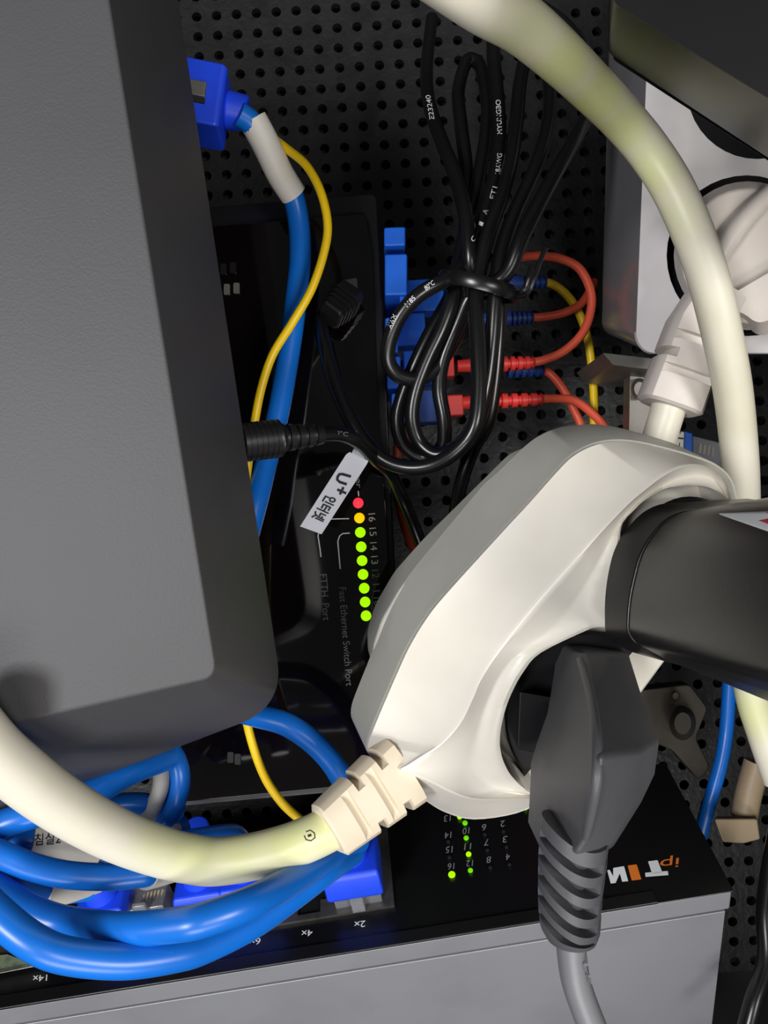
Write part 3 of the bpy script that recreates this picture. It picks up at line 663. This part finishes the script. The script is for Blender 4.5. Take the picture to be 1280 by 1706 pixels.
# grey base behind the seam
base0 = [th_(x, y, -0.3) for x, y in fl]
cen = th_(900, 1040, 0)
def back(h, g):
    o = []
    n = len(base0)
    for i, p in enumerate(base0):
        T = (base0[(i+1) % n]-base0[i-1]).normalized(); N = T.cross(tn).normalized()
        if N.dot(p-cen) < 0: N = -N
        k = min(1, max(0, (fl[i][1]-860)/300)); gg = g*(1.9*(1-k)+k) if g > 1 else g
        if i < len(S4): gg *= 1-0.8*min(1, max(0, (i-58)/16)) if g > 1 else 1
        else: gg = min(gg, 1.0)
        o.append(p-tn*h/1000+N*gg/1000)
    return o
MB().loft([back(0.0, 0.35), back(0.5, 0.45), back(13.5, 2.2), back(15, 1.2)]).build('grey_base', 'greyside', tap, bevel=0)
# deeper rounded back cover
bc_ = [(640, 1130), (618, 1108), (617, 1066), (631, 1022), (664, 966), (716, 908), (862, 764), (910, 745), (960, 735), (1010, 735), (1080, 750), (1110, 780), (1150, 820), (1150, 900), (1000, 1090), (800, 1200)]
bq = rpoly(bc_, 14, 4)
b0 = [th_(p.x, p.y, -17) for p in bq]
MB().loft([[p+tn*0.004 for p in b0], b0, [p-tn*0.006 for p in b0]]).build('back_cover', 'greyside', tap, bevel=0.8)
# strain relief and cord
def boot_stations(a, b, w0, w1, h0, h1, marks, half=0.05):
    # a, b: (px, py, D) ends; marks: (t, kind)
    ev = [(0, 0)]
    for t, k in marks: ev += [(t-half-0.006, 0), (t-half, k), (t+half, k), (t+half+0.006, 0)]
    ev += [(0.97, 0), (1.0, 0)]
    o = []
    for t, k in ev:
        sh_ = 0.86 if t == 1.0 else 1
        o.append((a[0]+(b[0]-a[0])*t, a[1]+(b[1]-a[1])*t, a[2]+(b[2]-a[2])*t, (w0+(w1-w0)*t)*sh_, (h0+(h1-h0)*t)*sh_, k))
    return o
slotted_boot('strain_relief', 'dim_white', wp, [(1195, 490, 187, 13, 13, 0)]+boot_stations((1160, 552, 186.5), (1114, 680, 187), 14.6, 15.4, 13, 12.4, [(0.18, 'S'), (0.40, 'E'), (0.60, 'S')], 0.05))
slotted_boot('strain_relief', 'beige', tap, boot_stations((670, 1282, 161), (546, 1385, 152), 15.8, 11.4, 11, 9.6, [(0.20, 'E'), (0.36, 'S'), (0.52, 'E'), (0.70, 'S')], 0.042))
tapc = MB().tube([(566, 1372, 154.5), (520, 1395, 152.5), (470, 1414, 150.5), (415, 1428, 148.5), (357, 1435, 146), (315, 1430, 143.6), (272, 1420, 140.5), (210, 1398, 134.5), (153, 1370, 128.5), (93, 1333, 122.5), (37, 1291, 117), (-20, 1242, 112), (-80, 1170, 107)], 4.4, n=28, sub=12); tco = tapc.build('cord', 'cord', tap); yellowed('tap_cord_pvc', tco, [(at(540, 1375, 149), 0.011, 0.8), (at(480, 1392, 145), 0.013, 0.9), (at(410, 1408, 141), 0.013, 0.9), (at(340, 1408, 139), 0.012, 0.8), (at(280, 1395, 136), 0.010, 0.5)]); ohm = onto(tapc)
stroke([(510, 1386), (517, 1383), (524, 1388), (525, 1396), (518, 1401), (510, 1399), (507, 1392)], ohm, 1.8, 'ink', tap, 'stamped_mark')
stroke([(513, 1393), (519, 1391)], ohm, 4, 'ink', tap, 'stamped_mark')

# ---------------------------------------------------------------- black adapter in the upper socket
ad = thing('power_adapter', 'large black power adapter plugged into the upper socket of the tap', 'adapter', at(1130, 1080, 150))
q0 = rpoly([(1082, 839), (1250, 830), (1250, 1140), (1050, 1086), (1007, 1064), (1006, 985), (1024, 900)], [34, 10, 10, 10, 22, 60, 60], 8)
q1 = rpoly([(1118, 853), (1310, 836), (1310, 1180), (1105, 1096), (1044, 1064), (1047, 1000), (1068, 912)], [34, 10, 10, 10, 24, 60, 60], 8)
A0 = [at(p.x, p.y, 145.5) for p in q0]; A1 = [at(p.x, p.y, 138) for p in q1]
MB().loft([[th_(x, y, h) for x, y in [(1166+(a-1166)*k, 957+(b-957)*k) for a, b in circ(1150, 957, 104, 48, 1.25) if a < 1300]] for k, h in ((1, 4.5), (1, 7.5), (0.97, 8.2))]).build('plug_base', 'black', ad)
gap = [p*0.5+q*0.5 for p, q in zip(A0, A1)]
c1 = sum(A1, V((0, 0, 0)))/len(A1)
shr = lambda ring, k: [c1+(p-c1)*k for p in ring]
MB().loft([A0, A1]).build('base_shell', 'adapter', ad, bevel=0.35)
A1b = [p+V((0, -0.0004, 0)) for p in shr(A1, 0.972)]
vx = V((0.002, -0.085, 0.006))
A2 = [p+V((0, -0.0011, 0)) for p in A1]
A3 = [p+vx for p in A2]
MB().loft([A1b, [p+V((0, -0.0011, 0)) for p in A1b]]).build('seam', 'hole', ad)
abody = MB().loft([A2, A3]); abody.build('body_shell', 'adapter', ad, bevel=0.6, seg=3)
# sticker on its upper flank
stk = thing('sticker', 'white label with red marks stuck on top of the black adapter', 'sticker', at(1260, 880, 110))
ohs = onto(abody)
def patch_on(quad, name, m, parent, h, n=6):
    # quad: pixel corners, laid over the adapter's skin as a thin sheet
    a, b, c, d = [V(q) for q in quad]; mb = MB()
    rows = [[ohs(*((a*(1-u)+b*u)*(1-v)+(d*(1-u)+c*u)*v), h) for u in [k/n for k in range(n+1)]] for v in [k/n for k in range(n+1)]]
    mb.loft(rows, cap0=False, cap1=False, closed=False); o = mb.build(name, m, parent)
    so = o.modifiers.new('thickness', 'SOLIDIFY'); so.thickness = 0.00005
patch_on([(1198, 855), (1310, 850), (1310, 896), (1199, 857)], 'paper', 'print', stk, 0.25)
patch_on([(1264, 867), (1310, 858), (1310, 876), (1280, 873)], 'red_mark', 'sticker_red', stk, 0.4)
patch_on([(1276, 853.5), (1310, 852), (1310, 857), (1286, 857)], 'red_mark', 'sticker_red', stk, 0.4)

# ---------------------------------------------------------------- dark grey angled plug in the lower socket
dp = thing('power_plug', 'dark grey angled plug with ribbed boot in the lower socket of the tap', 'plug', at(960, 1700, 130))
# insert disc sitting in the socket
mb = MB()
cd = (984, 1196)
cut = [p for p in circ(cd[0], cd[1], 143, 48)]
cutc = []
for x, y in cut:                        # clipped by the open flank
    lim = 1103-(y-1103)*0.87-64
    cutc.append((min(x, lim), y))
MB().loft([[th_(x, y, h) for x, y in [(cd[0]+(a-cd[0])*k, cd[1]+(b-cd[1])*k) for a, b in cutc]] for k, h in ((1, 0.3), (1, 3.5), (0.97, 4.2))]).build('insert', 'black', dp)
# square grip block left of the insert, deep shade put into its black
gb = rpoly([(866, 1152), (932, 1164), (922, 1262), (862, 1248)], 5)
MB().loft([[th_(p.x, p.y, h) for p in gb] for h in (4, 10.5)]).build('grip_block', 'black', dp, bevel=0.7, seg=3)
# neck: (left, ridge, right) pixels with depths
st = [((952, 1084, 152), (974, 1088, 147), (1050, 1090, 156)), ((944, 1150, 146), (990, 1160, 130), (1068, 1150, 148)), ((934, 1215, 141), (998, 1225, 117), (1090, 1205, 139)),
      ((916, 1268, 138), (1001, 1262, 110), (1100, 1232, 133)), ((905, 1305, 136), (997, 1308, 111.5), (1092, 1290, 133)), ((904, 1345, 134), (988, 1350, 114.5), (1070, 1336, 133)), ((902, 1392, 132), (976, 1396, 117.5), (1036, 1390, 131)), ((900, 1420, 130), (960, 1422, 119), (1020, 1415, 130))]
rings = []
for l, m_, r in st:
    a, b, c = at(*l), at(*m_), at(*r); e = a+(b-a)*0.82+EZ*0; 
    lb, rb_ = a+EY*0.012, c+EY*0.012
    rings.append([a, a*0.3+b*0.7+V((0, -0.0002, 0)), b, b*0.45+c*0.55+V((0, -0.0022, 0)), c, rb_, (lb+rb_)/2+EY*0.004, lb])
MB().loft(rings).build('neck', 'plug_grey', dp, bevel=0.9, seg=3, angle=40)
# flute along the ridge
MB().tube([(966, 1100, 144, 0.7), (984, 1160, 129.6, 0.9), (994, 1230, 115.5, 0.9), (994, 1300, 111.0, .9), (983, 1365, 115, .8), (976, 1396, 117.5, 0.6)], 0.8).build('ridge_seam', 'plug_grey', dp)
# ribbed strain relief
ctr = [(957, 1395, 126, 5.6), (954, 1430, 126, 5.6), (951, 1470, 127, 5.4), (949, 1510, 127, 5.2), (950, 1545, 128, 5.0), (952, 1562, 128, 4.2)]
mb = MB(); P = [at(*c[:3]) for c in ctr]
rings = []
def cpos(t):
    f = t*(len(P)-1); i = min(int(f), len(P)-2); g = f-i
    return P[i]*(1-g)+P[i+1]*g, ctr[i][3]*(1-g)+ctr[i+1][3]*g
slots = (-0.02, 0.15, 0.32, 0.49, 0.655)
ts = sorted([-0.2, -0.1]+[c+d for c in slots for d in (-0.045, -0.038, -0.015, 0.015, 0.038, 0.045)]+[0.73, 0.78, 0.83, 0.88, 0.93, 0.97, 1.0])
def cpx(t):
    if t < 0: return P[0]+(P[0]-P[1])*(-t*5), ctr[0][3]
    return cpos(min(t, 1.0))
for t in ts:
    ring = []; fade = 1 if t < 0.72 else (1-t)/0.28
    on = any(abs(t-c) < 0.04 for c in slots)
    for a in range(96):
        q = 2*math.pi*a/96; dx, dy = math.cos(q), math.sin(q)
        disp = (18*(dx+1)+15*(1-dx*dx)) if dx < 0.72 else 36+7.2-(26*(dx-0.72)/0.28)
        if dy < 0: disp = 36*(dx+1)/2 if dx < 0.72 else 31-14*(dx-0.72)/0.28
        p, r = cpx(t+fade*disp/178)
        if on and dy > -0.15 and not (0.66 < dx < 0.82): r -= 2.7
        ring.append(p+(EX*dx*r-EY*dy*r*1.05)/1000)
    rings.append(ring)
mb.loft(rings); mb.build('ribbed_boot', 'plug_grey', dp, angle=40)
MB().tube([(951, 1548, 128), (953, 1590, 128), (960, 1635, 128), (975, 1680, 128), (997, 1735, 128)], 2.5, n=20).build('cord', 'cord_grey', dp)
text('R LE', lambda x, y, h: at(x, y, 125.4-h), (962, 1574), (985, 1640), (9, -3), 'faintprint', dp, 'cable_print')

# ---------------------------------------------------------------- patch cables at the lower left
BL = 'blue patch cables at the lower left'
def patch(label, pts, plug=None, sleeve=None, r=2.95, m='blue'):
    t = thing('patch_cable', label, 'cable', at(pts[0][0], pts[0][1]+20, pts[0][2]), BL)
    if plug is not None:
        l, b, s_ = plug
        e = rj45(t, sq(l, b, 1.3), sa, sb, sn, s_)
    MB().tube(pts, r, n=20, sub=10).build('jacket', m, t)
    if sleeve: MB().tube(sleeve[0], sleeve[1], n=24).build('marker_sleeve', 'sleeve', t)
    return t
Bm = bb+6.5
patch('lowest thick blue cable, sweeping along the switch edge from the nearest plug', [(586, 1420, 172), (548, 1446, 160), (492, 1488, 153), (420, 1538, 146), (345, 1575, 140), (300, 1589, 137), (211, 1601, 133), (117, 1593, 130), (59, 1572, 129), (0, 1527, 130), (-60, 1465, 132)], (lx2, Bm-0.5, 1.14))
patch('blue cable lying just above the lowest sweeping one', [(596, 1400, 174), (556, 1422, 163), (500, 1458, 150), (420, 1503, 138), (340, 1532, 134), (300, 1540, 134), (211, 1548, 136.5), (117, 1539, 142), (59, 1522, 143), (0, 1488, 144), (-50, 1450, 146)])
patch('blue cable under the cream cord, ending in a white sleeve beside the clear plug', [(-60, 1402, 146), (-10, 1419, 146), (50, 1443, 147), (110, 1457, 148), (180, 1461, 150), (240, 1456, 152), (252, 1454, 153)], None, ([(243, 1454, 152.5), (275, 1446, 158), (310, 1436, 168)], 3.3), 2.55)
t = patch('blue cable carrying the white sleeve lettered in Korean', [(-60, 1440, 158), (-10, 1408, 158), (30, 1400, 158), (70, 1400, 160), (140, 1405, 164), (200, 1420, 168)], None, ([(49, 1401, 158.6), (100, 1404, 162), (165, 1412, 166)], 3.7), 2.75)
slv = MB().tube([(49, 1401, 158.6), (100, 1404, 162), (165, 1412, 166)], 3.7, n=24)
text('침실2', onto(slv), (57, 1409), (101, 1406), (1, -20), 'ink', t, 'printed_text', bold=0.01)
patch('blue cable coming out from under the router, uppermost at the left edge', [(-60, 1420, 152), (0, 1376, 152), (50, 1358, 153), (110, 1340, 156), (170, 1312, 160), (220, 1285, 166), (280, 1262, 178)], r=2.9)
patch('blue cable crossing behind the cream cord toward the grey one', [(150, 1360, 176), (190, 1341, 178), (230, 1338, 180), (262, 1344, 182), (300, 1360, 184)], r=2.5)
tag(MB().tube([(255, 1230, 186), (266, 1272, 182), (268, 1305, 180), (258, 1340, 180), (240, 1370, 180), (215, 1400, 181)], 2.0).build('patch_cable', 'grey_cable'), 'grey cable curving down under the router between two blue ones', 'cable', BL)
patch('blue cable bending like a hook right of the grey cable under the router', [(270, 1230, 186), (294, 1268, 183), (300, 1305, 182), (290, 1342, 182), (268, 1378, 182), (250, 1410, 182)], r=2.5)
patch('blue cable running from under the router to behind the tap boot', [(380, 1180, 192), (430, 1193, 188), (480, 1208, 186), (530, 1244, 186), (566, 1290, 186), (590, 1350, 184), (596, 1400, 182)], r=2.9)
patch('blue patch plug with torn white sleeve at the left of the port row', [(150, 1480, 170), (110, 1484, 166), (78, 1484, 158), (40, 1480, 152), (0, 1470, 150), (-50, 1455, 150)], (lx2-P14*5+0.001, Bm+1, 1.0), ([(65, 1486, 156.5), (110, 1478, 163), (160, 1462, 172)], 3.4), 2.7)
for l, x, y, lab in ((lx2-P14*3, 330, 1450, 'blue-booted patch plug right of the clear plug'), (lx2-P14*2.1, 410, 1440, 'blue-booted patch plug between the clear plug and the nearest one')):
    patch(lab, [(x-10, y-28, 180), (x-20, y-45, 178), (x-70, y-40, 172), (x-120, y-30, 168)], (l, Bm+1, 1.0))
# upper-row plugs glimpsed over the cream cord
for l, lab, x, y in ((lx2-P14*3.1, 'blue plug peeping over the cream cord, beside the white sleeve end', 300, 1384),):
    t = thing('patch_cable', lab, 'cable', at(x, y, 190), BL)
    rj45(t, sq(l, bb+20, 1.3), sa, -sb, sn, 0.95)
    MB().tube([(x+10, y-10, 186), (x-10, y, 184), (x-40, y+20, 182)], 2.6).build('jacket', 'blue', t)
    MB().tube([(302, 1380, 184), (285, 1388, 183), (262, 1400, 182)], 3.2).build('marker_sleeve', 'sleeve', t)
# bare clear plug
cp = thing('clear_plug', 'clear plug with gold contacts seated in the port row between blue boots', 'plug', at(232, 1510, 185))
cpl = lx2-P14*4.15
MB().box(sq(cpl, Bm+1, 6), sa, sb, sn, 11.6, 8, 11).build('shell', 'clear', cp, bevel=0.4)
MB().box(sq(cpl, Bm-3.6, 8), sa, sb, sn, 3.4, 1.3, 13).build('latch', 'clear', cp, bevel=0.3)
for k in range(8): MB().box(sq(cpl+(k-3.5)*0.00102, Bm+1, 4), sa, sb, sn, 0.45, 6.6, 5).build('contact', 'gold', cp)
# pale shroud with small circuit parts at the left corner of the port row
mc = thing('port_module', 'pale metal port module with greenish board at the lower left corner', 'port module', at(20, 1620, 190))
MB().loft([[sh(x, y, h) for x, y in [(-60, 1555), (10, 1570), (70, 1608), (-60, 1634)]] for h in (1.2, 3.5)]).build('frame', 'shield', mc, bevel=0.3)
MB().loft([[sh(x, y, h) for x, y in [(-40, 1596), (12, 1590), (50, 1604), (-40, 1622)]] for h in (3.5, 4.5)]).build('board', 'pcb', mc)
